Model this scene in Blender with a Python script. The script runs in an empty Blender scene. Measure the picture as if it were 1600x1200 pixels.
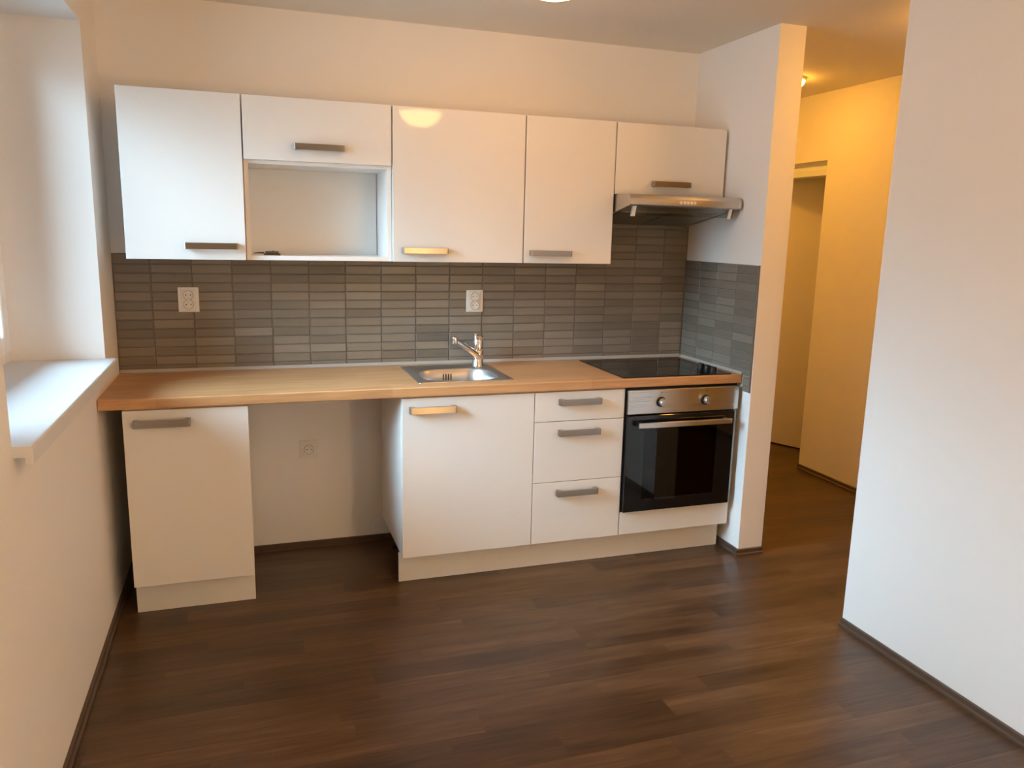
import bpy, bmesh, math, random
from mathutils import Vector, Matrix
random.seed(7)
S = bpy.context.scene
COL = S.collection
PI = math.pi

# ------------------------------------------------------------------ nodes
class NT:
    def __init__(s, name):
        s.m = bpy.data.materials.new(name); s.m.use_nodes = True
        s.t = s.m.node_tree; s.t.nodes.clear()
        s.out = s.t.nodes.new('ShaderNodeOutputMaterial')
    def n(s, typ, ins=None, **kw):
        nd = s.t.nodes.new(typ)
        for k, v in kw.items(): setattr(nd, k, v)
        for k, v in (ins or {}).items(): s.put(nd.inputs[k], v)
        return nd
    def put(s, sock, v):
        if isinstance(v, bpy.types.NodeSocket): s.t.links.new(v, sock)
        elif isinstance(v, (tuple, list)) and len(v) == 3 and sock.type == 'RGBA': sock.default_value = (*v, 1)
        else: sock.default_value = v
    def math(s, op, a, b=0.0, c=None):
        nd = s.t.nodes.new('ShaderNodeMath'); nd.operation = op
        s.put(nd.inputs[0], a); s.put(nd.inputs[1], b)
        if c is not None: s.put(nd.inputs[2], c)
        return nd.outputs[0]
    def xyz(s, v):
        nd = s.n('ShaderNodeSeparateXYZ', {0: v}); return nd.outputs[0], nd.outputs[1], nd.outputs[2]
    def comb(s, x, y, z): return s.n('ShaderNodeCombineXYZ', {0: x, 1: y, 2: z}).outputs[0]
    def coord(s): return s.n('ShaderNodeTexCoord').outputs['Object']
    def noise(s, vec, scale, detail=3, rough=.55, dist=0.0):
        return s.n('ShaderNodeTexNoise', {'Vector': vec, 'Scale': scale, 'Detail': detail, 'Roughness': rough, 'Distortion': dist}).outputs['Fac']
    def ramp(s, fac, stops):
        nd = s.n('ShaderNodeValToRGB', {0: fac}); e = nd.color_ramp.elements
        while len(e) < len(stops): e.new(.5)
        for el, (p, c) in zip(e, stops): el.position = p; el.color = (*c, 1)
        return nd.outputs[0]
    def mix(s, f, a, b, blend='MIX'):
        nd = s.n('ShaderNodeMix', data_type='RGBA', blend_type=blend)
        s.put(nd.inputs[0], f); s.put(nd.inputs[6], a); s.put(nd.inputs[7], b)
        return nd.outputs[2]
    def bump(s, h, strength, dist): return s.n('ShaderNodeBump', {'Height': h, 'Strength': strength, 'Distance': dist}).outputs[0]
    def bsdf(s, col, rough, metal=0.0, normal=None, **kw):
        ins = {'Base Color': col, 'Roughness': rough, 'Metallic': metal}
        if normal is not None: ins['Normal'] = normal
        ins.update(kw)
        b = s.n('ShaderNodeBsdfPrincipled', ins)
        s.t.links.new(b.outputs[0], s.out.inputs[0]); return b
    def done(s): return s.m

def m_plain(name, col, rough, metal=0.0, var=.03, scale=18, **kw):
    t = NT(name); c = t.coord()
    f = t.noise(c, scale, 3)
    col2 = t.mix(t.math('MULTIPLY', f, 1.0), tuple(x*(1-var) for x in col), tuple(min(1, x*(1+var)) for x in col))
    t.bsdf(col2, rough, metal, **kw); return t.done()

def m_paint(name, col, rough=.62):
    t = NT(name); c = t.coord()
    f = t.noise(c, 3.0, 4)
    g = t.noise(c, 160, 3)
    col2 = t.mix(f, tuple(x*.985 for x in col), tuple(min(1, x*1.015) for x in col))
    t.bsdf(col2, rough, normal=t.bump(g, .06, .004)); return t.done()

def m_floor():
    t = NT('floor_laminate'); c = t.coord(); x, y, z = t.xyz(c)
    W = .0925
    r = t.math('FLOOR', t.math('DIVIDE', y, W))
    wn = t.n('ShaderNodeTexWhiteNoise', {'W': r}, noise_dimensions='1D').outputs[0]
    xs = t.math('ADD', x, t.math('MULTIPLY', wn, 3.7))
    L = t.math('ADD', .62, t.math('MULTIPLY', t.n('ShaderNodeTexWhiteNoise', {'W': t.math('ADD', r, 51.3)}, noise_dimensions='1D').outputs[0], .5))
    q = t.math('DIVIDE', xs, L); ci = t.math('FLOOR', q)
    idv = t.n('ShaderNodeTexWhiteNoise', {'Vector': t.comb(r, ci, 3.0)}, noise_dimensions='3D')
    tone = idv.outputs[0]
    # grain, stretched along the plank
    off = t.math('MULTIPLY', tone, 37.0)
    gv = t.comb(t.math('ADD', t.math('MULTIPLY', x, 1.0), off), t.math('MULTIPLY', y, 13.0), off)
    g1 = t.noise(gv, 2.2, 6, .62, .9)
    gv2 = t.comb(t.math('ADD', t.math('MULTIPLY', x, 4.0), off), t.math('MULTIPLY', y, 110.0), off)
    g2 = t.noise(gv2, 2.0, 3, .6)
    big = t.noise(t.comb(t.math('ADD', t.math('MULTIPLY', x, 1.3), off), t.math('MULTIPLY', y, 5.0), off), 2.0, 3, .5, .4)
    v = t.math('ADD', t.math('MULTIPLY', g1, .52), t.math('ADD', t.math('MULTIPLY', g2, .20), t.math('MULTIPLY', big, .28)))
    v = t.math('ADD', v, t.math('MULTIPLY', t.math('SUBTRACT', tone, .5), .15))
    col = t.ramp(v, [(.28, FLOOR_C[0]), (.46, FLOOR_C[1]), (.60, FLOOR_C[2]), (.76, FLOOR_C[3])])
    # seams: long edges of the planks (every second stave) and the ends
    fy = t.math('FRACT', t.math('DIVIDE', y, W*2))
    dy = t.math('MULTIPLY', t.math('MINIMUM', fy, t.math('SUBTRACT', 1.0, fy)), W*2)
    fx = t.math('FRACT', q)
    dx = t.math('MULTIPLY', t.math('MINIMUM', fx, t.math('SUBTRACT', 1.0, fx)), L)
    sm = t.math('MAXIMUM', t.math('LESS_THAN', dy, .0013), t.math('MULTIPLY', t.math('LESS_THAN', dx, .0008), .4))
    col = t.mix(t.math('MULTIPLY', sm, .6), col, (.012, .008, .006))
    rough = t.math('ADD', .27, t.math('MULTIPLY', g1, .16))
    t.bsdf(col, rough, normal=t.bump(t.math('SUBTRACT', g2, sm), .10, .0012), **{'Specular IOR Level': .5})
    return t.done()

def m_oak():
    t = NT('oak_worktop'); c = t.coord(); x, y, z = t.xyz(c)
    yy = t.math('ADD', y, z)
    g1 = t.noise(t.comb(t.math('MULTIPLY', x, 1.0), t.math('MULTIPLY', yy, 16.0), 0.0), 2.4, 6, .6, .6)
    g2 = t.noise(t.comb(t.math('MULTIPLY', x, 5.0), t.math('MULTIPLY', yy, 190.0), 1.0), 2.0, 3)
    st = t.n('ShaderNodeTexWhiteNoise', {'Vector': t.comb(t.math('FLOOR', t.math('DIVIDE', y, .1)), t.math('FLOOR', t.math('ADD', t.math('MULTIPLY', x, 1.1), t.math('MULTIPLY', t.math('FLOOR', t.math('DIVIDE', y, .1)), .37))), 0.0)}, noise_dimensions='3D').outputs[0]
    v = t.math('ADD', t.math('ADD', t.math('MULTIPLY', g1, .62), t.math('MULTIPLY', g2, .3)), t.math('MULTIPLY', st, .10))
    col = t.ramp(v, [(.30, OAK[0]), (.5, OAK[1]), (.72, OAK[2])])
    t.bsdf(col, .36, normal=t.bump(g2, .06, .001)); return t.done()

def m_tile():
    t = NT('glazed_tile'); c = t.coord(); x, y, z = t.xyz(c)
    rnd = t.n('ShaderNodeNewGeometry').outputs['Random Per Island']
    o = t.math('MULTIPLY', rnd, 40.0)
    h = t.math('ADD', x, y)
    g = t.noise(t.comb(t.math('MULTIPLY', h, 3.0), t.math('MULTIPLY', z, 45.0), o), 2.0, 5, .6, .5)
    v = t.math('ADD', t.math('MULTIPLY', rnd, .55), t.math('MULTIPLY', g, .45))
    col = t.ramp(v, [(.15, TILE[0]), (.5, TILE[1]), (.85, TILE[2])])
    t.bsdf(col, t.math('ADD', .28, t.math('MULTIPLY', g, .12)), normal=t.bump(g, .12, .0015), **{'Specular IOR Level': .4}); return t.done()

def m_brushed(name, col, rough=.3, axis='x', aniso=0.0):
    t = NT(name); c = t.coord(); x, y, z = t.xyz(c)
    k = (3.0, 300.0, 300.0) if axis == 'x' else (300.0, 300.0, 3.0)
    g = t.noise(t.comb(t.math('MULTIPLY', x, k[0]), t.math('MULTIPLY', y, k[1]), t.math('MULTIPLY', z, k[2])), 1.0, 2)
    kw = {}
    if aniso:
        kw = {'Anisotropic': aniso, 'Anisotropic Rotation': .25, 'Tangent': t.n('ShaderNodeTangent', direction_type='RADIAL', axis='Z').outputs[0]}
    t.bsdf(t.mix(g, tuple(q*.94 for q in col), col), t.math('ADD', rough-.02, t.math('MULTIPLY', g, .04)), 1.0, normal=t.bump(g, .012, .0003), **kw)
    return t.done()

def m_glass_pane(name='window_glass', tint=(1, 1, 1)):
    t = NT(name)
    fr = t.n('ShaderNodeFresnel', {'IOR': 1.45}).outputs[0]
    a = t.n('ShaderNodeBsdfTransparent', {'Color': tint}).outputs[0]
    b = t.n('ShaderNodeBsdfGlossy', {'Roughness': .02}).outputs[0]
    mx = t.n('ShaderNodeMixShader', {0: fr}); t.t.links.new(a, mx.inputs[1]); t.t.links.new(b, mx.inputs[2])
    t.t.links.new(mx.outputs[0], t.out.inputs[0]); return t.done()

def m_lamp(name, col, strength):
    t = NT(name)
    e = t.n('ShaderNodeEmission', {'Color': col, 'Strength': strength})
    t.t.links.new(e.outputs[0], t.out.inputs[0]); return t.done()

# ---- tunables
FLOOR_C = [(.022, .010, .0048), (.070, .0355, .0160), (.112, .060, .028), (.195, .114, .060)]
OAK = [(.37, .186, .078), (.55, .300, .133), (.68, .400, .195)]
TILE = [(.156, .134, .106), (.200, .175, .142), (.258, .228, .188)]
LAMP_A = ((1.0, .46, .125), 16.5)
LAMP_B = ((1.0, .46, .125), 33.0)
FILL_C = ((1.0, .63, .28), 78.0)  # added fill light behind the camera
HALL_A = ((1.0, .43, .05), 42.0)
HALL_B = ((1.0, .43, .05), 82.0)
FILL_HC = ((1.0, .43, .05), 66.0)  # added fill light deep in the hallway
SKY = 28.0
EXPO = 0.0

M = {}
M['wall'] = m_paint('wall_paint', (.84, .825, .80))
M['ceil'] = m_paint('ceiling_paint', (.74, .70, .63), .8)
M['floor'] = m_floor()
M['base'] = m_plain('baseboard_brown', (.085, .055, .038), .42, var=.2, scale=30)
M['gloss'] = m_plain('gloss_white_front', (.79, .78, .755), .035, var=.006, **{'Specular IOR Level': .32})
M['carc'] = m_plain('white_melamine', (.80, .79, .77), .33, var=.008)
M['nicheback'] = m_plain('white_back_panel', (.74, .73, .70), .4, var=.01)
M['kick'] = m_plain('kickboard_pale', (.76, .75, .72), .34, var=.015)
M['oak'] = m_oak()
M['tile'] = m_tile()
M['grout'] = m_plain('grout', (.155, .14, .125), .85, var=.12, scale=60)
M['seal'] = m_plain('silicone_strip', (.42, .40, .37), .4)
M['trimprof'] = m_plain('tile_edge_profile', (.20, .185, .165), .35, .4)
M['handle'] = m_brushed('handle_nickel', (.40, .365, .33), .30, aniso=.95)
M['steel'] = m_brushed('brushed_steel', (.66, .64, .62), .28, aniso=.9)
M['sink'] = m_brushed('sink_steel', (.62, .62, .63), .34)
M['chrome'] = m_plain('chrome', (.86, .86, .87), .06, 1.0, var=.01)
M['hoodsteel'] = m_brushed('hood_steel', (.60, .57, .53), .34)
M['filter'] = m_brushed('hood_filter', (.34, .33, .31), .42)
M['black'] = m_plain('black_plastic', (.009, .009, .010), .42, var=.1, **{'Specular IOR Level': .25})
M['knob'] = m_plain('knob_face', (.55, .53, .50), .32, 1.0, var=.05)
M['blackglass'] = m_plain('black_glass', (.006, .006, .007), .04, var=.1, **{'Specular IOR Level': .55})
M['enamel'] = m_plain('oven_enamel', (.030, .026, .024), .3, var=.1)
M['ovenglass'] = m_glass_pane('oven_window_glass', (.42, .38, .34))
M['hobglass'] = m_plain('hob_glass', (.010, .009, .009), .06, var=.1)
M['plastic'] = m_plain('socket_white_plastic', (.80, .79, .76), .3, var=.01)
M['seam_shadow'] = m_plain('socket_seam_shadow', (.36, .34, .31), .5)  # grey for the shadow line painted around socket recesses
M['dark'] = m_plain('dark_hole', (.02, .02, .02), .6)
M['pvc'] = m_plain('window_pvc', (.84, .85, .86), .28, var=.01)
M['sill'] = m_plain('sill_white', (.71, .72, .73), .38, var=.012)
M['glass'] = m_glass_pane()
M['visor'] = m_glass_pane('visor_glass', (.80, .82, .80))
for k_, v_ in (('A', LAMP_A), ('B', LAMP_B), ('C', FILL_C), ('HA', HALL_A), ('HB', HALL_B), ('HC', FILL_HC)): M['lamp'+k_] = m_lamp('lit_shade_'+k_, *v_)
M['door'] = m_plain('door_cream', (.72, .68, .60), .4, var=.01)
M['dframe'] = m_plain('door_frame_grey', (.74, .79, .82), .3, var=.01)
M['fit'] = m_plain('dark_metal_fitting', (.16, .14, .11), .35, .9, var=.2)
M['mark'] = m_plain('print_black', (.02, .02, .02), .5)

# ------------------------------------------------------------------ mesh builder
class MB:
    def __init__(s): s.bm = bmesh.new(); s.mats = []
    def slot(s, m):
        if m not in s.mats: s.mats.append(m)
        return s.mats.index(m)
    def _merge(s, b2, mat, smooth):
        i = s.slot(mat) if mat else 0
        for f in b2.faces: f.material_index = i; f.smooth = smooth
        me = bpy.data.meshes.new('tmp'); b2.to_mesh(me); b2.free()
        s.bm.from_mesh(me); bpy.data.meshes.remove(me); return s
    def box(s, x0, x1, y0, y1, z0, z1, bev=.0, seg=2, mat=None, rot=None, smooth=False):
        b = bmesh.new(); bmesh.ops.create_cube(b, size=1)
        for v in b.verts:
            v.co = Vector(((x0+x1)/2+v.co.x*(x1-x0), (y0+y1)/2+v.co.y*(y1-y0), (z0+z1)/2+v.co.z*(z1-z0)))
        if bev: bmesh.ops.bevel(b, geom=b.edges[:], offset=bev, segments=seg, affect='EDGES', profile=.5)
        if rot is not None:
            c = Vector(((x0+x1)/2, (y0+y1)/2, (z0+z1)/2))
            for v in b.verts: v.co = c + rot @ (v.co-c)
        return s._merge(b, mat, smooth)
    def prism(s, pts, a0, a1, axis='x', mat=None, smooth=False, bev=0):
        """closed 2-D outline swept along an axis: x -> (y,z), y -> (x,z), z -> (x,y)"""
        b = bmesh.new()
        def P(p, a):
            return {'x': (a, p[0], p[1]), 'y': (p[0], a, p[1]), 'z': (p[0], p[1], a)}[axis]
        A = [b.verts.new(P(p, a0)) for p in pts]; B = [b.verts.new(P(p, a1)) for p in pts]
        n = len(pts)
        b.faces.new(A); b.faces.new(B[::-1])
        for i in range(n): b.faces.new((A[i], B[i], B[(i+1) % n], A[(i+1) % n]))
        bmesh.ops.recalc_face_normals(b, faces=b.faces[:])
        if bev: bmesh.ops.bevel(b, geom=b.edges[:], offset=bev, segments=2, affect='EDGES', profile=.5)
        return s._merge(b, mat, smooth)
    def lathe(s, prof, c, axis=(0, 0, 1), seg=32, mat=None, smooth=True):
        """(radius, height) profile turned about an axis through c"""
        b = bmesh.new(); q = Vector((0, 0, 1)).rotation_difference(Vector(axis).normalized()); c = Vector(c)
        rings = []
        for r, h in prof:
            if r < 1e-6: rings.append([b.verts.new(c+q @ Vector((0, 0, h)))])
            else: rings.append([b.verts.new(c+q @ Vector((r*math.cos(2*PI*k/seg), r*math.sin(2*PI*k/seg), h))) for k in range(seg)])
        for R0, R1 in zip(rings, rings[1:]):
            for k in range(seg):
                k2 = (k+1) % seg
                if len(R0) == 1 and len(R1) == 1: continue
                if len(R0) == 1: b.faces.new((R0[0], R1[k], R1[k2]))
                elif len(R1) == 1: b.faces.new((R0[k], R0[k2], R1[0]))
                else: b.faces.new((R0[k], R0[k2], R1[k2], R1[k]))
        bmesh.ops.recalc_face_normals(b, faces=b.faces[:])
        return s._merge(b, mat, smooth)
    def tube(s, pts, rad, seg=16, mat=None, up=(0, 0, 1), sx=1.0):
        b = bmesh.new(); pts = [Vector(p) for p in pts]; rings = []
        for i, p in enumerate(pts):
            d = (pts[min(i+1, len(pts)-1)]-pts[max(i-1, 0)]).normalized()
            u = Vector(up); a = d.cross(u)
            if a.length < 1e-4: a = d.cross(Vector((0, 1, 0)))
            a.normalize(); n = a.cross(d).normalized()
            r = rad[i] if isinstance(rad, (list, tuple)) else rad
            rings.append([b.verts.new(p+a*r*sx*math.cos(2*PI*k/seg)+n*r*math.sin(2*PI*k/seg)) for k in range(seg)])
        for R0, R1 in zip(rings, rings[1:]):
            for k in range(seg): b.faces.new((R0[k], R0[(k+1) % seg], R1[(k+1) % seg], R1[k]))
        b.faces.new(rings[0][::-1]); b.faces.new(rings[-1])
        bmesh.ops.recalc_face_normals(b, faces=b.faces[:])
        return s._merge(b, mat, True)
    def build(s, name, mat=None, parent=None, loc=None, autosmooth=False):
        for e_ in s.bm.edges:
            if len(e_.link_faces) == 2 and e_.calc_face_angle(0) > .6: e_.smooth = False
        me = bpy.data.meshes.new(name); s.bm.to_mesh(me); s.bm.free()
        for m in (s.mats or []): me.materials.append(m)
        if mat and not s.mats: me.materials.append(mat)
        o = bpy.data.objects.new(name, me); COL.objects.link(o)
        if parent is not None:
            o.parent = parent
            w = Vector((0, 0, 0)); q = parent
            while q is not None: w += q.location; q = q.parent
            o.location = -w
        return o

def thing(name, label, cat, loc=(0, 0, 0), group=None):
    o = bpy.data.objects.new(name, None); o.empty_display_size = .1; COL.objects.link(o)
    o.location = loc; o['label'] = label; o['category'] = cat
    if group: o['group'] = group
    return o
def tag(o, label, cat, group=None):
    o['label'] = label; o['category'] = cat
    if group: o['group'] = group
    return o
def struct(o): o['kind'] = 'structure'; return o
def box_struct(name, mat, *b):
    return struct(MB().box(*b).build(name, mat))

# ------------------------------------------------------------------ dimensions (metres)
XR = 2.819; YS = -.664; XH = 2.956; YW = -1.402; ZC = 2.4835; XC = 4.1205
YB = -8.0            # wall behind the camera
WT = .42             # outer wall thickness
YJ, YN, ZS, ZT = -.333, -1.695, 1.020, 2.287     # window opening
VJ, VN = -3.9, -5.9    # opening of an added, unseen window beside the camera
# ------------------------------------------------------------------ room shell
box_struct('floor', M['floor'], -.5, 5.4, YB-.2, 2.9, -.08, 0)
box_struct('ceiling', M['ceil'], -.5, 5.4, YB-.2, 2.9, ZC, ZC+.1)
box_struct('wall_back', M['wall'], -WT, XR, 0, .15, 0, ZC)
w = MB()
w.box(-WT, 0, YJ, 0, 0, ZC); w.box(-WT, 0, YB, VN, 0, ZC); w.box(-WT, 0, VJ, YN, 0, ZC)
w.box(-WT, 0, VN, VJ, 0, ZS-.03); w.box(-WT, 0, VN, VJ, ZT, ZC)
w.box(-WT, 0, YN, YJ, 0, ZS-.03); w.box(-WT, 0, YN, YJ, ZT, ZC)
bmesh.ops.remove_doubles(w.bm, verts=w.bm.verts[:], dist=1e-5)
struct(w.build('wall_left', M['wall']))
box_struct('wall_right', M['wall'], 2.816, XH, YB, YW, 0, ZC)
box_struct('wall_partition', M['wall'], XR, XH, YS, 2.6, 0, ZC)
box_struct('wall_rear', M['wall'], -WT, 5.4, YB-.15, YB, 0, ZC)
DY0, DY1, DZ = .528, 1.345, 2.058
w = MB()
w.box(XC, XC+.15, -3.0, DY0, 0, ZC); w.box(XC, XC+.15, DY1, 2.6, 0, ZC); w.box(XC, XC+.15, DY0, DY1, DZ, ZC)
bmesh.ops.remove_doubles(w.bm, verts=w.bm.verts[:], dist=1e-5)
struct(w.build('wall_hallway', M['wall']))
box_struct('wall_hallway_end', M['wall'], XH, 5.3, 2.6, 2.75, 0, ZC)
box_struct('wall_hallway_near', M['wall'], XH, 5.3, -3.15, -3.0, 0, ZC)
box_struct('wall_far', M['wall'], 5.2, 5.3, -3.0, 2.6, 0, ZC)

# baseboards: tall board with a small foot moulding
def bb_prof(h=.032): return [(0, 0), (.016, 0), (.016, .008), (.010, .013), (.010, h-.003), (.007, h), (0, h)]
def bb(name, axis, fixed, sgn, a0, a1):
    pts = [(fixed+sgn*u, z) for u, z in bb_prof()]
    return struct(MB().prism(pts, a0, a1, axis).build(name, M['base']))
bb('baseboard_back', 'x', 0, -1, .017, XR-.017)
bb('baseboard_left', 'y', 0, 1, YB, 0)
bb('baseboard_right', 'y', 2.816, -1, YB, YW)
bb('baseboard_partition', 'y', XR, -1, YS-.0, -.0)
bb('baseboard_partition_front', 'x', YS, -1, XR-.016, XH)
bb('baseboard_hallway', 'y', XC, -1, -3.0, DY0)

# ------------------------------------------------------------------ window
def make_window(name, YJ, YN, single=False):
    win = bpy.data.objects.new(name, None); COL.objects.link(win); win.location = (-.37, (YJ+YN)/2, ZS); win['kind'] = 'structure'
    f = MB(); x0, x1 = -.40, -.33; fw = .055; zb = ZS-.005
    f.box(x0, x1, YJ-fw, YJ, zb, ZT, .004); f.box(x0, x1, YN, YN+fw, zb, ZT, .004)
    f.box(x0, x1, YN+fw, YJ-fw, zb, zb+fw, .004); f.box(x0, x1, YN+fw, YJ-fw, ZT-fw, ZT, .004)
    if not single: f.box(x0, x1, (YJ+YN)/2-.03, (YJ+YN)/2+.03, zb+fw, ZT-fw, .004)
    f.build('window_frame', M['pvc'], win)
    mid = (YJ+YN)/2
    for a, b in (((YJ-fw+.012, YN+fw-.012),) if single else ((YJ-fw+.012, mid+.022), (mid-.022, YN+fw-.012))):
        s_ = MB(); w_ = .07; hi, lo = max(a, b), min(a, b); X0, X1 = -.392, -.312
        z0, z1 = zb+fw-.012, ZT-fw+.012
        s_.box(X0, X1, hi-w_, hi, z0, z1, .006); s_.box(X0, X1, lo, lo+w_, z0, z1, .006)
        s_.box(X0, X1, lo+w_, hi-w_, z0, z0+w_, .006); s_.box(X0, X1, lo+w_, hi-w_, z1-w_, z1, .006)
        so = s_.build('window_sash', M['pvc'], win)
        MB().box(-.356, -.350, lo+w_-.006, hi-w_+.006, z0+w_-.006, z1-w_+.006).build('window_pane', M['glass'], so)
        hy = lo+.035 if hi > mid else hi-.035
        h = MB(); h.box(-.312, -.302, hy-.014, hy+.014, 1.55, 1.62, .004); h.box(-.302, -.268, hy-.009, hy+.009, 1.595, 1.612, .004)
        h.box(-.284, -.268, hy-.010, hy+.010, 1.49, 1.612, .005); h.build('window_handle', M['pvc'], so)
    sl = MB()
    sl.prism([(-.33, ZS-.028), (.026, ZS-.028), (.026, ZS-.046), (.043, ZS-.046), (.044, ZS-.006), (.040, ZS-.001), (.036, ZS), (-.33, ZS)], YN, YJ, 'y')
    sl.prism([(0.0, ZS-.028), (.026, ZS-.028), (.026, ZS-.046), (.043, ZS-.046), (.044, ZS-.006), (.040, ZS-.001), (.036, ZS), (0.0, ZS)], YJ, YJ+.006, 'y')
    sl.build('window_sill', M['sill'], win)
make_window('window_1', YJ, YN, True)
make_window('fill_window', VJ, VN)  # added out of view to bring more daylight onto the cabinet fronts

# ------------------------------------------------------------------ hall door (ajar, seen through the doorway)
hd = bpy.data.objects.new('door_1', None); COL.objects.link(hd); hd.location = (XC, DY1, 0); hd['kind'] = 'structure'
fr = MB()
fr.prism([(XC+.03, 1.968), (XC+.15, 1.968), (XC+.15, DZ), (XC+.055, DZ), (XC+.052, DZ-.022), (XC+.036, DZ-.030), (XC+.034, DZ-.05), (XC+.03, DZ-.055)], DY0, DY1, 'y')
fr.box(XC+.03, XC+.15, DY1-.05, DY1, 0, 1.968)
fr.box(XC+.09, XC+.15, DY0, DY0+.04, 0, 1.968)
fr.build('door_frame', M['dframe'], hd)
ang = math.atan2(.35, .78)
R = Matrix.Rotation(ang, 3, 'Z')
lf = MB()
lx, ly = XC+.16, 1.30
lf.box(lx, lx+.04, ly-.78, ly, .010, 2.015, .002)
for v in lf.bm.verts: v.co = Vector((lx, ly, 0)) + R @ (v.co-Vector((lx, ly, 0)))
leaf = lf.build('door_leaf', M['door'], hd)

# ------------------------------------------------------------------ tiled backsplashes
PX, PZ = .1682, .0409; Z0 = .933
def tile_sheet(mb, to3, u_edges, z_edges, gap=.0016):
    """one raised, faintly pillowed tile per grid cell; to3(u, depth, z) -> point"""
    b = mb.bm; i = mb.slot(M['tile'])
    for u0, u1 in u_edges:
        for z0, z1 in z_edges:
            a0, a1, c0, c1 = u0+gap/2, u1-gap/2, z0+gap/2, z1-gap/2
            if a1-a0 < .004 or c1-c0 < .003: continue
            e = min(.0035, (c1-c0)*.3, (a1-a0)*.3)
            t1, t2 = random.uniform(-.0009, .0009), random.uniform(-.0014, .0014)
            base = [(a0, c0), (a1, c0), (a1, c1), (a0, c1)]
            top = [(a0+e, c0+e), (a1-e, c0+e), (a1-e, c1-e), (a0+e, c1-e)]
            rim = [b.verts.new(to3(u, .0035, z)) for u, z in base]
            tv = []
            for u, z in top:
                d = .0072 + (t1 if u < (a0+a1)/2 else -t1) + (t2 if z < (c0+c1)/2 else -t2)
                tv.append(b.verts.new(to3(u, d, z)))
            fs = [b.faces.new(tv)]
            for k in range(4): fs.append(b.faces.new((rim[k], rim[(k+1) % 4], tv[(k+1) % 4], tv[k])))
            for f in fs: f.material_index = i; f.smooth = False
def edges(lo, hi, start, pitch):
    c = [lo]; k = math.ceil((lo-start)/pitch + .15)
    while start+k*pitch < hi-.004: c.append(start+k*pitch); k += 1
    c.append(hi); return list(zip(c, c[1:]))
ZTOP = 1.4275
bs = thing('tiled_backsplash', 'long grey-brown tiled backsplash on the back wall behind the worktop', 'backsplash', (XR/2, 0, .9035))
t = MB()
ue = edges(.002, XR-.009, .1505-.1682, PX); ze = edges(.9035, ZTOP, Z0, PZ)
tile_sheet(t, lambda u, d, z: (u, -d, z), ue, ze)
ue2 = edges(2.2165, XR-.009, .1505-.1682, PX); ze2 = edges(ZTOP, 1.70, Z0, PZ)
tile_sheet(t, lambda u, d, z: (u, -d, z), ue2, ze2)
bmesh.ops.recalc_face_normals(t.bm, faces=t.bm.faces[:])
t.box(.001, XR-.001, -.0045, -.0005, .9035, ZTOP, mat=M['grout']); t.box(2.2155, XR-.001, -.0045, -.0005, ZTOP, 1.70, mat=M['grout'])
t.build('tiles', None, bs)
MB().prism([(-.0085, .9035), (-.019, .9035), (-.0165, .909), (-.0085, .917)], .004, XR-.012, 'x').build('silicone_strip', M['seal'], bs)
bs2 = thing('tiled_backsplash', 'short grey-brown tiled backsplash on the side wall beside the hob', 'backsplash', (XR, -.33, .822))
t = MB()
YT = -.655
ye = [(-.16, -.009), (-.322, -.16), (-.484, -.322), (YT, -.484)]
ze = edges(.9035, ZTOP, Z0, PZ)
tile_sheet(t, lambda u, d, z: (XR-d, u, z), ye, ze)
ze3 = edges(.8224, .9035, Z0-3*PZ, PZ)
tile_sheet(t, lambda u, d, z: (XR-d, u, z), [(YT, -.601)], ze3)
bmesh.ops.recalc_face_normals(t.bm, faces=t.bm.faces[:])
t.box(XR-.0045, XR-.0005, YT, -.005, .9035, ZTOP, mat=M['grout']); t.box(XR-.0045, XR-.0005, YT, -.599, .8224, .9035, mat=M['grout'])
t.build('tiles', None, bs2)
MB().box(XR-.0095, XR-.0005, YT-.006, YT, .8224, ZTOP+.001, .001).build('edge_profile', M['trimprof'], bs2)
MB().prism([(XR-.0085, .9035), (XR-.017, .9035), (XR-.015, .909), (XR-.0085, .915)], -.595, -.02, 'y').build('silicone_strip', M['seal'], bs2)

# ------------------------------------------------------------------ cabinets
def add_handle(parent, cx, cz, yface, length=.203, h=.026):
    """flat brushed bar with two square feet bent back to the front"""
    m = MB(); y0 = yface-.030
    x0, x1 = cx-length/2, cx+length/2
    # arched bar: outline in (x, y), thickness along z
    pts = [(x0, yface), (x0, y0+.002), (x0+.004, y0), (x1-.004, y0), (x1, y0+.002), (x1, yface), (x1-.018, yface), (x1-.022, yface-.012), (x1-.034, y0+.009), (x0+.034, y0+.009), (x0+.022, yface-.012), (x0+.018, yface)]
    m.prism(pts, cz-h/2, cz+h/2, 'z', bev=.0008)
    return m.build('handle', M['handle'], parent)

YF, YU = -.58, -.33; DT = .018
ZWB, ZW = .8599, .9025
G_W, G_B = 'white wall cabinets', 'white base cabinets'
def carcass(par, x0, x1, y0, y1, z0, z1, back=True, top=True):
    m = MB(); t_ = .016
    m.box(x0, x0+t_, y0, y1, z0, z1, .0006, 1); m.box(x1-t_, x1, y0, y1, z0, z1, .0006, 1)
    m.box(x0+t_, x1-t_, y0, y1, z0, z0+t_, .0006, 1); (m.box(x0+t_, x1-t_, y0, y1, z1-t_, z1, .0006, 1) if top else m.box(x0+t_, x1-t_, y0, y0+.016, z1-.09, z1, .0006, 1))
    if back: m.box(x0+t_, x1-t_, y1-.006, y1-.001, z0+t_, z1-t_)
    return m.build('carcass', M['carc'], par)
def door(par, x0, x1, z0, z1, yf, nm='door'):
    return MB().box(x0, x1, yf, yf+DT, z0, z1, .0012, 2).build(nm, M['gloss'], par)

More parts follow.
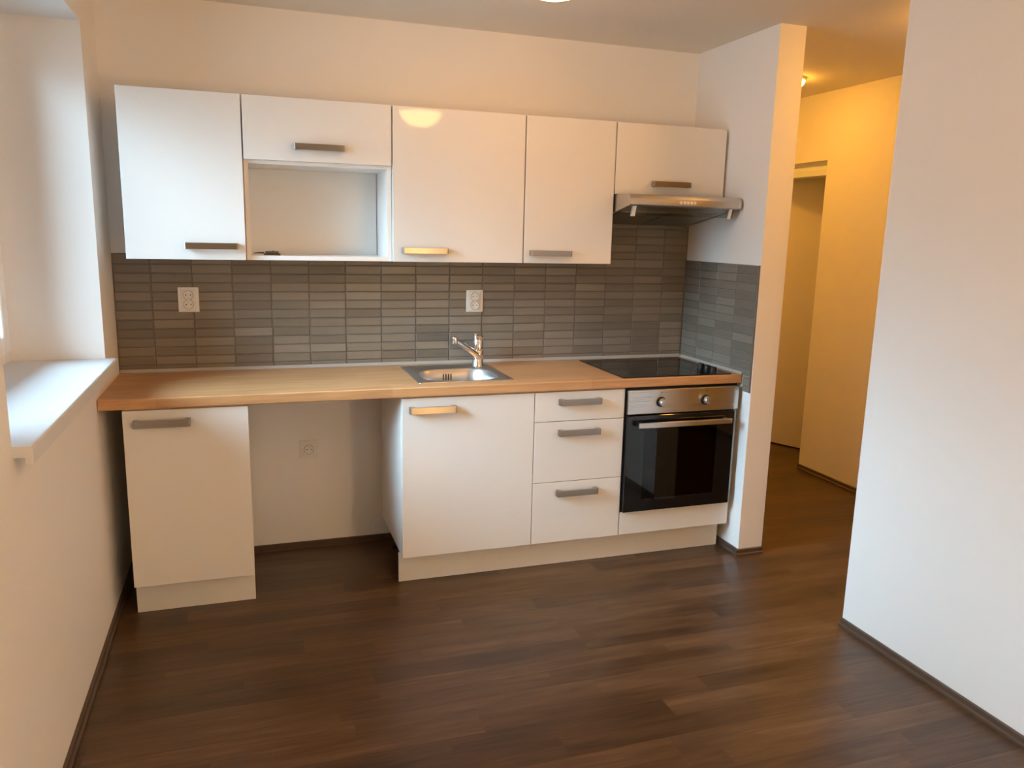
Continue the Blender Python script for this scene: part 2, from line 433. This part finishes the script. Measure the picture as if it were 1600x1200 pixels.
# wall cabinets
U = [.098, .5536, 1.1586, 1.763, 2.2111, 2.806]; UZ0, UZ1 = 1.4158, 2.0697
YBK = -.010
def wallcab(i, label, z0, hx, hz):
    x0, x1 = U[i], U[i+1]
    t_ = thing('wall_cabinet', label, 'cabinet', ((x0+x1)/2, YU/2, z0), G_W)
    carcass(t_, x0+.001, x1-.001, YU+DT+.002, YBK, z0, UZ1)
    d = door(t_, x0+.003, x1-.003, z0, UZ1, YU); add_handle(d, hx, hz, YU, h=.025); return t_
wallcab(0, 'leftmost white gloss wall cabinet, next to the window', UZ0, .419, 1.4715)
wallcab(2, 'wide tall white gloss wall cabinet right of the open niche, above the tap', UZ0, 1.301, 1.465)
wallcab(3, 'narrow tall white gloss wall cabinet left of the extractor hood', UZ0, 1.895, 1.462)
wallcab(4, 'short white gloss wall cabinet directly above the extractor hood', 1.7443, 2.505, 1.797)
# niche cabinet
x0, x1 = U[1], U[2]
nc = thing('wall_cabinet', 'white wall cabinet with short flap door over an open niche', 'cabinet', ((x0+x1)/2, YU/2, UZ0), G_W)
m = MB(); t_ = .019; yc = YU+DT+.002
m.box(x0+.001, x0+t_, yc, YBK, UZ0, UZ1, .0006, 1); m.box(x1-t_, x1-.001, yc, YBK, UZ0, UZ1, .0006, 1)
m.box(x0+t_, x1-t_, yc, YBK, UZ0, UZ0+.018, .0006, 1); m.box(x0+t_, x1-t_, yc, YBK, UZ1-.016, UZ1, .0006, 1)
m.box(x0+t_, x1-t_, yc, YBK, 1.806, 1.822, .0006, 1)
m.build('carcass', M['carc'], nc)
MB().box(x0+t_+.001, x1-t_-.003, YBK-.016, YBK-.012, UZ0+.0185, 1.8055).build('back_panel', M['nicheback'], nc)
d = door(nc, x0+.003, x1-.003, 1.8211, UZ1, YU, 'flap_door'); add_handle(d, .855, 1.879, YU, h=.025)

# base cabinets
ZD0, ZD1 = .1379, .8531
def basecab(label, x0, x1, top=True):
    t_ = thing('base_cabinet', label, 'cabinet', ((x0+x1)/2, YF/2, 0), G_B)
    carcass(t_, x0, x1, YF+DT+.002, -.045, ZD0+.004, ZWB-.001, back=True, top=top)
    for lx_ in (x0+.06, x1-.06):
        for ly_ in (-.44, -.12):
            MB().lathe([(0, .0), (.026, 0), (.026, .006), (.014, .012), (.013, .11), (.022, .118), (.022, ZD0+.004), (0, ZD0+.004)], (lx_, ly_, 0), seg=20).build('leg', M['black'], t_)
    return t_
c1 = basecab('white gloss base cabinet under the left end of the worktop', .081, .5349)
d = door(c1, .081, .5339, ZD0, ZD1, YF); add_handle(d, .2205, .8035, YF, h=.029)
c2 = basecab('wide white gloss base cabinet under the sink', 1.1501, 1.7475, False)
d = door(c2, 1.151, 1.7465, ZD0, ZD1, YF); add_handle(d, 1.282, .8035, YF, h=.029)
c3 = basecab('white gloss three-drawer base cabinet beside the oven', 1.749, 2.1938)
for (z0, z1, hz) in ((.7182, ZD1, .807), (.432, .7152, .665), (ZD0, .4288, .379)):
    dr = door(c3, 1.750, 2.1928, z0, z1, YF, 'drawer_front'); add_handle(dr, 1.965, hz, YF, h=.028)
OX0, OX1 = 2.1958, 2.798
c4 = thing('base_cabinet', 'white oven housing cabinet framing the black built-in oven', 'cabinet', ((OX0+OX1)/2, YF/2, 0), G_B)
m = MB()
m.box(OX0, OX0+.016, YF+DT+.004, -.05, ZD0+.004, ZWB-.001, .0006, 1); m.box(OX1-.016, OX1, YF+DT+.004, -.05, ZD0+.004, ZWB-.001, .0006, 1)
m.box(OX0+.016, OX1-.016, YF+DT+.004, -.05, ZD0+.004, ZD0+.02); m.box(OX0+.016, OX1-.016, YF+DT+.004, -.05, .236, .252)
m.build('carcass', M['carc'], c4)
MB().box(OX0+.001, OX1, YF, YF+DT, ZD0, .2505, .0012, 2).build('filler_panel', M['gloss'], c4)
for lx_ in (OX0+.06, OX1-.06):
    for ly_ in (-.44, -.12):
        MB().lathe([(0, 0), (.026, 0), (.026, .006), (.014, .012), (.013, .11), (.022, .118), (.022, ZD0+.004), (0, ZD0+.004)], (lx_, ly_, 0), seg=20).build('leg', M['black'], c4)
YP = -.514
tag(MB().box(.078, .535, YP, YP+.016, 0, ZD0-.001, .001, 1).build('kickboard', M['kick']), 'short pale kickboard under the base cabinet by the window', 'kickboard', 'pale kickboards')
tag(MB().box(1.146, 2.79, YP, YP+.016, 0, ZD0-.001, .001, 1).build('kickboard', M['kick']), 'long pale kickboard running under the sink, drawers and oven', 'kickboard', 'pale kickboards')

# ------------------------------------------------------------------ worktop with sink cut-out
WX0, WX1, WY0, WY1 = .003, 2.809, -.592, -.0095
SX0, SX1, SY0, SY1 = 1.238, 1.672, -.513, -.073
hx0, hx1, hy0, hy1 = SX0+.02, SX1-.02, SY0+.02, SY1-.02
b = bmesh.new()
xs, ys = (WX0, hx0, hx1, WX1), (WY0, hy0, hy1, WY1)
V = [[[b.verts.new((x, y, z)) for y in ys] for x in xs] for z in (ZWB, ZW)]
for i in range(3):
    for j in range(3):
        if i == 1 and j == 1: continue
        for k in (0, 1):
            q = (V[k][i][j], V[k][i+1][j], V[k][i+1][j+1], V[k][i][j+1]); b.faces.new(q if k else q[::-1])
for i in range(3):
    b.faces.new((V[0][i][0], V[0][i+1][0], V[1][i+1][0], V[1][i][0])); b.faces.new((V[0][i+1][3], V[0][i][3], V[1][i][3], V[1][i+1][3]))
    b.faces.new((V[0][0][i+1], V[0][0][i], V[1][0][i], V[1][0][i+1])); b.faces.new((V[0][3][i], V[0][3][i+1], V[1][3][i+1], V[1][3][i]))
for a, c in (((1, 1), (2, 1)), ((2, 1), (2, 2)), ((2, 2), (1, 2)), ((1, 2), (1, 1))):
    b.faces.new((V[0][a[0]][a[1]], V[1][a[0]][a[1]], V[1][c[0]][c[1]], V[0][c[0]][c[1]]))
bmesh.ops.recalc_face_normals(b, faces=b.faces[:])
ed = [e for e in b.edges if all(abs(v.co.y-WY0) < 1e-6 for v in e.verts) and abs(e.verts[0].co.z-e.verts[1].co.z) < 1e-6]
bmesh.ops.bevel(b, geom=ed, offset=.005, segments=3, affect='EDGES', profile=.5)
mb = MB(); mb.bm.free(); mb.bm = b
tag(mb.build('worktop', M['oak']), 'long oak-look worktop running from the window wall to the hob', 'worktop')

# ------------------------------------------------------------------ sink
def rrect(x0, x1, y0, y1, r, n=8):
    pts = []
    for cx, cy, a in ((x1-r, y0+r, -90), (x1-r, y1-r, 0), (x0+r, y1-r, 90), (x0+r, y0+r, 180)):
        for k in range(n+1):
            t = math.radians(a+90*k/n); pts.append((cx+r*math.cos(t), cy+r*math.sin(t)))
    return pts
sink = thing('sink', 'square stainless steel sink set into the oak worktop', 'sink', ((SX0+SX1)/2, (SY0+SY1)/2, ZW))
b = bmesh.new()
loops = []
bx0, bx1, by0, by1 = SX0+.045, SX1-.045, SY0+.030, SY1-.105
def ring(x0, x1, y0, y1, r, z): return [b.verts.new((x, y, z)) for x, y in rrect(x0, x1, y0, y1, r)]
loops.append(ring(SX0, SX1, SY0, SY1, .012, ZW+.0005))
loops.append(ring(SX0+.001, SX1-.001, SY0+.001, SY1-.001, .012, ZW+.0035))
loops.append(ring(SX0+.006, SX1-.006, SY0+.006, SY1-.006, .010, ZW+.0045))
loops.append(ring(SX0+.012, SX1-.012, SY0+.012, SY1-.012, .010, ZW+.0025))
loops.append(ring(bx0-.006, bx1+.006, by0-.006, by1+.006, .105, ZW+.0020))
loops.append(ring(bx0, bx1, by0, by1, .10, ZW-.003))
loops.append(ring(bx0+.006, bx1-.006, by0+.006, by1-.006, .095, ZW-.05))
loops.append(ring(bx0+.012, bx1-.012, by0+.012, by1-.012, .090, ZW-.115))
loops.append(ring(bx0+.030, bx1-.030, by0+.030, by1-.030, .075, ZW-.138))
loops.append(ring(bx0+.06, bx1-.06, by0+.06, by1-.06, .055, ZW-.145))
for A, B in zip(loops, loops[1:]):
    n = len(A)
    for k in range(n): b.faces.new((A[k], A[(k+1) % n], B[(k+1) % n], B[k]))
b.faces.new(loops[-1])
for f in b.faces: f.smooth = True
mb = MB(); mb.bm.free(); mb.bm = b; mb.build('basin', M['sink'], sink)
for k in range(4):
    ox = 1.425+.0125*k
    MB().box(ox-.0028, ox+.0028, by1-.0085, by1-.0045, ZW-.052, ZW-.022, .0015, 2).build('overflow_slot', M['dark'], sink)
MB().lathe([(0, .004), (.008, .004), (.030, .002), (.038, .006), (.042, .003), (.042, 0), (0, 0)], ((bx0+bx1)/2, (by0+by1)/2, ZW-.1448), seg=32).build('drain', M['chrome'], sink)

# ------------------------------------------------------------------ mixer tap
TX, TY, TZ = 1.612, -.128, ZW+.0026
tap = thing('mixer_tap', 'chrome single-lever mixer tap standing at the back of the sink', 'tap', (TX, TY, TZ))
MB().lathe([(0, 0), (.029, 0), (.029, .004), (.0265, .008), (.0255, .034), (.0245, .036), (.0258, .038), (.0262, .075), (.0252, .0765), (.0255, .079), (.0255, .128), (.022, .135), (0, .136)], (TX, TY, TZ), seg=36).build('body', M['chrome'], tap)
p0 = Vector((TX-.006, TY-.010, TZ+.050)); p3 = Vector((1.466, -.235, TZ+.148))
pts = []; rr = []
for k in range(13):
    s = k/12; p = p0.lerp(p3, s); p.z += .003*math.sin(PI*s); pts.append(p); rr.append(.0178-.0055*s)
sp = MB().tube(pts, rr, 18).build('spout', M['chrome'], tap)
MB().lathe([(0, -.020), (.0115, -.020), (.0140, -.018), (.0150, .004), (.0140, .011), (.009, .015), (0, .016)], p3, seg=24).build('aerator', M['chrome'], sp)
lv = MB()
lv.lathe([(0, .134), (.0245, .134), (.0262, .138), (.0262, .150), (.022, .155), (0, .156)], (TX, TY, TZ), seg=32)
lv.tube([(TX-.005, TY-.008, TZ+.150), (TX-.022, TY-.045, TZ+.156), (TX-.036, TY-.075, TZ+.163)], [.009, .0075, .006], 14)
lv.build('lever', M['chrome'], tap)

# ------------------------------------------------------------------ hob
HX0, HX1, HY0, HY1 = 2.180, 2.762, -.580, -.066
hob = thing('hob', 'black glass ceramic hob with corner knobs set in the worktop', 'hob', ((HX0+HX1)/2, (HY0+HY1)/2, ZW))
h = MB(); h.box(HX0, HX1, HY0, HY1, ZW+.0005, ZW+.0055, .0015, 2); h.build('glass_plate', M['hobglass'], hob)
M['zone'] = m_plain('hob_zone_print', (.022, .021, .021), .12)
for cx, cy, r in ((2.33, -.20, .09), (2.33, -.44, .072), (2.55, -.19, .072), (2.54, -.42, .09)):
    MB().lathe([(r-.003, 0), (r-.003, .0002), (r, .0002), (r, 0), (r-.003, 0)], (cx, cy, ZW+.0056), seg=48).build('cooking_zone', M['zone'], hob)
for y in (-.447, -.506, -.556):
    k = MB(); k.lathe([(0, 0), (.0195, 0), (.0195, .004), (.0175, .006), (.0165, .026), (.0150, .029), (0, .029)], (2.672, y, ZW+.0056), seg=28)
    k.box(2.672-.003, 2.672+.003, y-.0165, y+.0165, ZW+.03, ZW+.0375, .0015, 2)
    k.build('knob', M['black'], hob)

# ------------------------------------------------------------------ oven
ov = thing('oven', 'built-in oven with steel control panel and black glass door', 'oven', ((OX0+OX1)/2, -.3, .2525))
X0, X1 = OX0+.003, OX1-.001
m = MB(); cy_ = YF+.006
m.box(X0+.022, X0+.075, cy_, -.06, .2535, .855); m.box(X1-.090, X1-.022, cy_, -.06, .2535, .855)
m.box(X0+.075, X1-.090, cy_, -.06, .2535, .30); m.box(X0+.075, X1-.090, cy_, -.06, .685, .855); m.box(X0+.075, X1-.090, -.13, -.06, .30, .685)
m.build('housing', M['enamel'], ov)
ff = MB()
ff.box(X0, X0+.085, YF+.0, YF+.006, .2535, .858); ff.box(X1-.100, X1, YF+.0, YF+.006, .2535, .858)
ff.box(X0+.085, X1-.100, YF+.0, YF+.006, .2535, .308); ff.box(X0+.085, X1-.100, YF+.0, YF+.006, .678, .858)
ff.build('front_frame', M['black'], ov)
rk = MB()
for z_ in (.545, .57):
    rk.tube([(X0+.08, YF+.03, z_), (X1-.095, YF+.03, z_)], .0028, 8)
for k in range(12):
    x_ = X0+.09+k*.0365
    rk.tube([(x_, YF+.03, .545), (x_, -.14, .545)], .0016, 6)
rk.build('rack', M['steel'], ov)
panel = MB().box(X0+.002, X1-.001, YF-.022, YF-.0045, .7345, .8485, .002, 2).build('control_panel', M['steel'], ov)
for kx in (2.372, 2.612):
    k = MB()
    k.lathe([(0, 0), (.0245, 0), (.0245, .003), (.0205, .005), (.0195, .014)], (kx, YF-.022, .789), (0, -1, 0), 32, mat=M['black'])
    k.lathe([(.0195, .012), (.0190, .030), (.0175, .0325), (0, .0330)], (kx, YF-.022, .789), (0, -1, 0), 32, mat=M['knob'])
    k.build('knob', None, panel)
    MB().lathe([(0, .0006), (.0028, .0006), (.0028, 0)], (kx+.001, YF-.0222, .832), (0, -1, 0), 16).build('symbol', M['mark'], panel)
dx0, dx1, wx0, wx1, wz0, wz1 = X0+.002, X1-.018, X0+.095, X1-.112, .318, .668
dr = MB(); ya_, yb_ = YF-.024, YF-.0045
dr.box(dx0, wx0, ya_, yb_, .2575, .7265, .001, 1); dr.box(wx1, dx1, ya_, yb_, .2575, .7265, .001, 1)
dr.box(wx0-.001, wx1+.001, ya_, yb_, .2575, wz0, .001, 1); dr.box(wx0-.001, wx1+.001, ya_, yb_, wz1, .7265, .001, 1)
od = dr.build('oven_door', M['blackglass'], ov)
MB().box(wx0, wx1, YF-.0235, YF-.0195, wz0, wz1).build('window', M['ovenglass'], od)
MB().box(wx0-.004, wx1+.004, YF-.004, YF-.001, wz0-.004, wz1+.004).build('inner_window', M['ovenglass'], od)
hh = MB(); hz = .686
hh.box(2.243, 2.744, YF-.062, YF-.047, hz-.0125, hz+.0125, .003, 2)
for hx in (2.262, 2.725): hh.box(hx-.010, hx+.010, YF-.050, YF-.024, hz-.0095, hz+.0095, .002, 2)
hh.build('handle', M['steel'], od)
MB().box(X1-.016, X1-.001, YF-.012, YF-.0045, .2575, .730, .001, 1).build('side_trim', M['filter'], ov)

# ------------------------------------------------------------------ extractor hood
HX0, HX1 = 2.2155, 2.806
hood = thing('extractor_hood', 'slim brushed steel extractor hood under the short wall cabinet', 'hood', ((HX0+HX1)/2, -.25, 1.61))
prof = [(-.462, 1.741), (-.474, 1.738), (-.483, 1.731), (-.489, 1.720), (-.491, 1.706), (-.489, 1.693), (-.484, 1.688), (-.470, 1.686)]
full = prof + [(-.357, 1.669), (-.0095, 1.609), (-.0095, 1.741)]
MB().prism(full, HX0+.012, HX1-.012, 'x').build('body', M['hoodsteel'], hood)
capf = [(y-.002 if y < -.45 else y, z) for y, z in prof] + [(-.357, 1.664), (-.0095, 1.604), (-.0095, 1.7425)]
for a, b_ in ((HX0, HX0+.0115), (HX1-.0115, HX1)):
    c = MB().prism(capf, a, b_, 'x', bev=.001).build('end_cap', M['hoodsteel'], hood)
def on_slope(y): return 1.669+(y+.357)*(1.669-1.609)/(-.357+.0095)
f = MB()
for a, b_ in ((HX0+.03, HX0+.285), (HX0+.30, HX1-.03)):
    f.prism([(-.34, on_slope(-.34)-.0045), (-.03, on_slope(-.03)-.0045), (-.03, on_slope(-.03)-.0005), (-.34, on_slope(-.34)-.0005)], a, b_, 'x')
f.build('filter', M['filter'], hood)
for k in range(5):
    MB().lathe([(0.0078, 0), (.0078, .001), (.0062, .0012), (.0062, .0045), (.005, .0055), (0, .0055)], (2.478+.0185*k, -.4905, 1.7065), (0, -1, 0), 20).build('button', M['plastic'], hood)
MB().prism([(-.466, 1.683), (-.460, 1.683), (-.446, 1.645), (-.452, 1.645)], HX0+.02, HX1-.02, 'x').build('glass_visor', M['visor'], hood)
for x in (HX0+.028, HX1-.052):
    MB().prism([(-.472, 1.686), (-.455, 1.686), (-.440, 1.640), (-.458, 1.640)], x, x+.016, 'x', bev=.001).build('visor_clip', M['plastic'], hood)

# ------------------------------------------------------------------ sockets
def round_socket(par, cx, cz, yf, r=.0195, pin_up=True, turn=0):
    rec = MB().lathe([(r+.0022, 0), (r+.0022, .0012), (r, .0012), (r-.001, -.0055), (0, -.006)], (cx, yf, cz), (0, -1, 0), 36).build('socket_face', M['plastic'], par)
    MB().lathe([(r+.0022, .0004), (r+.0030, .0006), (r+.0036, .0002), (r+.0036, -.004), (r+.0022, -.004)], (cx, yf, cz), (0, -1, 0), 36).build('shadow_ring', M['seam_shadow'], rec)  # seam ring, its grey standing in for the recess's shadow line
    hs = MB(); s_ = 1 if pin_up else -1
    for dx in (-.0095, .0095):
        hs.lathe([(0, .0004), (.0026, .0004), (.0026, 0)], (cx+dx, yf+.0053, cz-.001*s_), (0, -1, 0), 14)
    hs.build('pin_hole', M['dark'], rec)
    MB().lathe([(.0024, -.001), (.0024, .010), (.0015, .012), (0, .012)], (cx, yf+.006, cz+.0105*s_), (0, -1, 0), 14).build('earth_pin', M['chrome'], rec)
def plate_with_holes(cx, cz, w, h, yb, th, holes, name, par):
    m = MB(); m.box(cx-w/2, cx+w/2, yb-th, yb, cz-h/2, cz+h/2, .0025, 2); return m.build(name, M['plastic'], par)
def double_socket(cx, cz, label):
    t_ = thing('wall_socket', label, 'socket', (cx, -.008, cz), 'double wall sockets')
    plate_with_holes(cx, cz, .087, .110, -.0086, .006, None, 'cover_plate', t_)
    MB().box(cx-.030, cx+.030, -.0195, -.0145, cz-.047, cz+.047, .003, 2).build('insert', M['plastic'], t_)
    M_ = -.0268
    for s_, up in ((1, False), (-1, True)): round_socket(t_, cx, cz+.0205*s_, M_+.0010, .0185, up)
    return t_
double_socket(.3005, 1.2265, 'white double socket on the tiles below the leftmost wall cabinet')
double_socket(1.623, 1.214, 'white double socket on the tiles above the mixer tap')
t_ = thing('wall_socket', 'white single square socket low on the wall of the empty appliance gap', 'socket', (.804, 0, .502))
MB().box(.804-.044, .804+.044, -.008, -.0005, .502-.044, .502+.044, .0025, 2).build('cover_plate', M['plastic'], t_)
MB().box(.804-.029, .804+.029, -.0105, -.0085, .502-.029, .502+.029, .001, 2).build('insert', M['plastic'], t_)
round_socket(t_, .804, .502, -.0175, .0195, True)

# ------------------------------------------------------------------ small fitting lying in the niche
fx, fy, fz = .655, -.235, UZ0+.0182
ft = thing('metal_fitting', 'small dark metal hinge-like fitting lying in the open niche', 'fitting', (fx, fy, fz))
m = MB(); m.box(fx-.032, fx+.036, fy-.018, fy+.018, fz, fz+.007, .002, 2); m.box(fx-.026, fx+.030, fy-.010, fy+.010, fz+.007, fz+.017, .003, 2)
m.box(fx+.002, fx+.010, fy-.012, fy+.012, fz+.016, fz+.0195, .001, 1)
m.build('body', M['fit'], ft)
MB().tube([(fx-.030, fy, fz+.010), (fx-.050, fy+.002, fz+.010), (fx-.072, fy+.004, fz+.0085)], [.004, .0032, .002], 10).build('arm', M['fit'], ft)

# ------------------------------------------------------------------ ceiling lamps and added fill lamps
def lamp(x, y, r, depth, label, mat, group):
    t_ = thing('ceiling_lamp', label, 'lamp', (x, y, ZC), group)
    MB().lathe([(0, 0), (r*1.02, 0), (r*1.02, -.012), (r*.98, -.016), (r*.9, -.016), (0, -.0155)], (x, y, ZC-.0005), seg=48).build('base_ring', M['pvc'], t_)
    pr_ = [(r*.97, -.0165)]
    for k in range(1, 13):
        a = PI/2*k/12; pr_.append((r*.97*math.cos(a), -.0165-(depth-.0165)*math.sin(a)))
    pr_[-1] = (0, -depth)
    MB().lathe(pr_, (x, y, ZC), seg=48).build('lamp_shade', mat, t_)
    return t_
lamp(1.61, -1.03, .165, .125, 'lit round opal ceiling lamp cut by the top edge of the picture', M['lampA'], 'round ceiling lamps of the room')
lamp(1.90, -3.25, .165, .125, 'lit round ceiling lamp mirrored in the wide tall wall cabinet door', M['lampB'], 'round ceiling lamps of the room')
pl = thing('fill_lamp', 'added fill light shaped as a globe floor lamp, unseen behind the camera', 'lamp', (2.20, -4.9, 0))  # unseen lamp, added to brighten the lower fronts
MB().lathe([(0, 0), (.14, 0), (.14, .015), (.13, .022), (.02, .03), (0, .03)], (2.20, -4.9, 0), seg=40).build('base', M['black'], pl)
MB().tube([(2.20, -4.9, .025), (2.20, -4.9, .835)], .011, 14).build('pole', M['black'], pl)
MB().lathe([(0, 0), (.05, 0), (.055, .012), (.04, .02), (0, .02)], (2.20, -4.9, .83), seg=24).build('shade_holder', M['black'], pl)
MB().lathe([(0, .0)]+[(.17*math.sin(PI*k/16), .17-.17*math.cos(PI*k/16)) for k in range(1, 16)]+[(0, .34)], (2.20, -4.9, .85), seg=40).build('globe_shade', M['lampC'], pl)
lamp(3.615, .34, .11, .07, 'lit hallway ceiling lamp peeking past the partition wall edge', M['lampHA'], 'hallway ceiling lamps')
lamp(3.42, -1.15, .11, .07, 'lit hallway ceiling lamp hidden behind the right-hand wall', M['lampHB'], 'hallway ceiling lamps')
lamp(3.50, 1.55, .11, .07, 'added hallway fill lamp at the far end, unseen behind the partition wall', M['lampHC'], 'hallway ceiling lamps')  # unseen lamp, added to brighten the hall door leaf

# ------------------------------------------------------------------ daylight: overcast sky
wd = bpy.data.worlds.new('sky'); S.world = wd; wd.use_nodes = True
nt = wd.node_tree; nt.nodes.clear()
tc = nt.nodes.new('ShaderNodeTexCoord'); sx = nt.nodes.new('ShaderNodeSeparateXYZ'); rp = nt.nodes.new('ShaderNodeValToRGB')
bg = nt.nodes.new('ShaderNodeBackground'); wo = nt.nodes.new('ShaderNodeOutputWorld'); mr = nt.nodes.new('ShaderNodeMapRange')
mr.inputs[1].default_value = -1; mr.inputs[2].default_value = 1
nt.links.new(tc.outputs['Generated'], sx.inputs[0]); nt.links.new(sx.outputs[2], mr.inputs[0]); nt.links.new(mr.outputs[0], rp.inputs[0])
e = rp.color_ramp.elements
e[0].position = .54; e[0].color = (.075, .11, .135, 1); e[1].position = .675; e[1].color = (.53, .80, 1.0, 1)
x_ = e.new(1.0); x_.color = (.50, .77, 1.0, 1)
vn = nt.nodes.new('ShaderNodeVectorMath'); vn.operation = 'MULTIPLY'; vn.inputs[1].default_value = (1, 1, 0)
v2 = nt.nodes.new('ShaderNodeVectorMath'); v2.operation = 'NORMALIZE'
v3 = nt.nodes.new('ShaderNodeVectorMath'); v3.operation = 'DOT_PRODUCT'; v3.inputs[1].default_value = (-math.cos(.24), -math.sin(.24), 0)
m2 = nt.nodes.new('ShaderNodeMapRange'); m2.interpolation_type = 'SMOOTHSTEP'
m2.inputs[1].default_value = .80; m2.inputs[2].default_value = 1.0; m2.inputs[3].default_value = .66; m2.inputs[4].default_value = 1.75
v4 = nt.nodes.new('ShaderNodeVectorMath'); v4.operation = 'SCALE'
nt.links.new(tc.outputs['Generated'], vn.inputs[0]); nt.links.new(vn.outputs[0], v2.inputs[0]); nt.links.new(v2.outputs[0], v3.inputs[0])
nt.links.new(v3.outputs['Value'], m2.inputs[0]); nt.links.new(rp.outputs[0], v4.inputs[0]); nt.links.new(m2.outputs[0], v4.inputs['Scale'])
nt.links.new(v4.outputs[0], bg.inputs[0]); bg.inputs[1].default_value = SKY; nt.links.new(bg.outputs[0], wo.inputs[0])

# ------------------------------------------------------------------ camera
cam = bpy.data.cameras.new('camera'); co = bpy.data.objects.new('camera', cam); COL.objects.link(co)
ya, pi_, ro, fpx = .32697, -.18953, .02326, 1227.59
f_ = Vector((math.sin(ya)*math.cos(pi_), math.cos(ya)*math.cos(pi_), math.sin(pi_)))
r_ = Vector((math.cos(ya), -math.sin(ya), 0)); u_ = r_.cross(f_)
r2 = r_*math.cos(ro)+u_*math.sin(ro); u2 = u_*math.cos(ro)-r_*math.sin(ro)
Mx = Matrix((r2, u2, -f_)).transposed().to_4x4(); Mx.translation = (.54824, -3.79456, 1.54986)
co.matrix_world = Mx
cam.sensor_width = 36; cam.sensor_fit = 'HORIZONTAL'; cam.lens = 36*fpx/1600; cam.clip_start = .02
S.camera = co

S.view_settings.view_transform = 'Standard'; S.view_settings.look = 'None'
S.view_settings.exposure = EXPO; S.view_settings.gamma = 1; S.view_settings.use_curve_mapping = False
S.cycles.max_bounces = 12; S.cycles.diffuse_bounces = 8; S.cycles.glossy_bounces = 6; S.cycles.transparent_max_bounces = 12
S.cycles.caustics_reflective = False; S.cycles.caustics_refractive = False
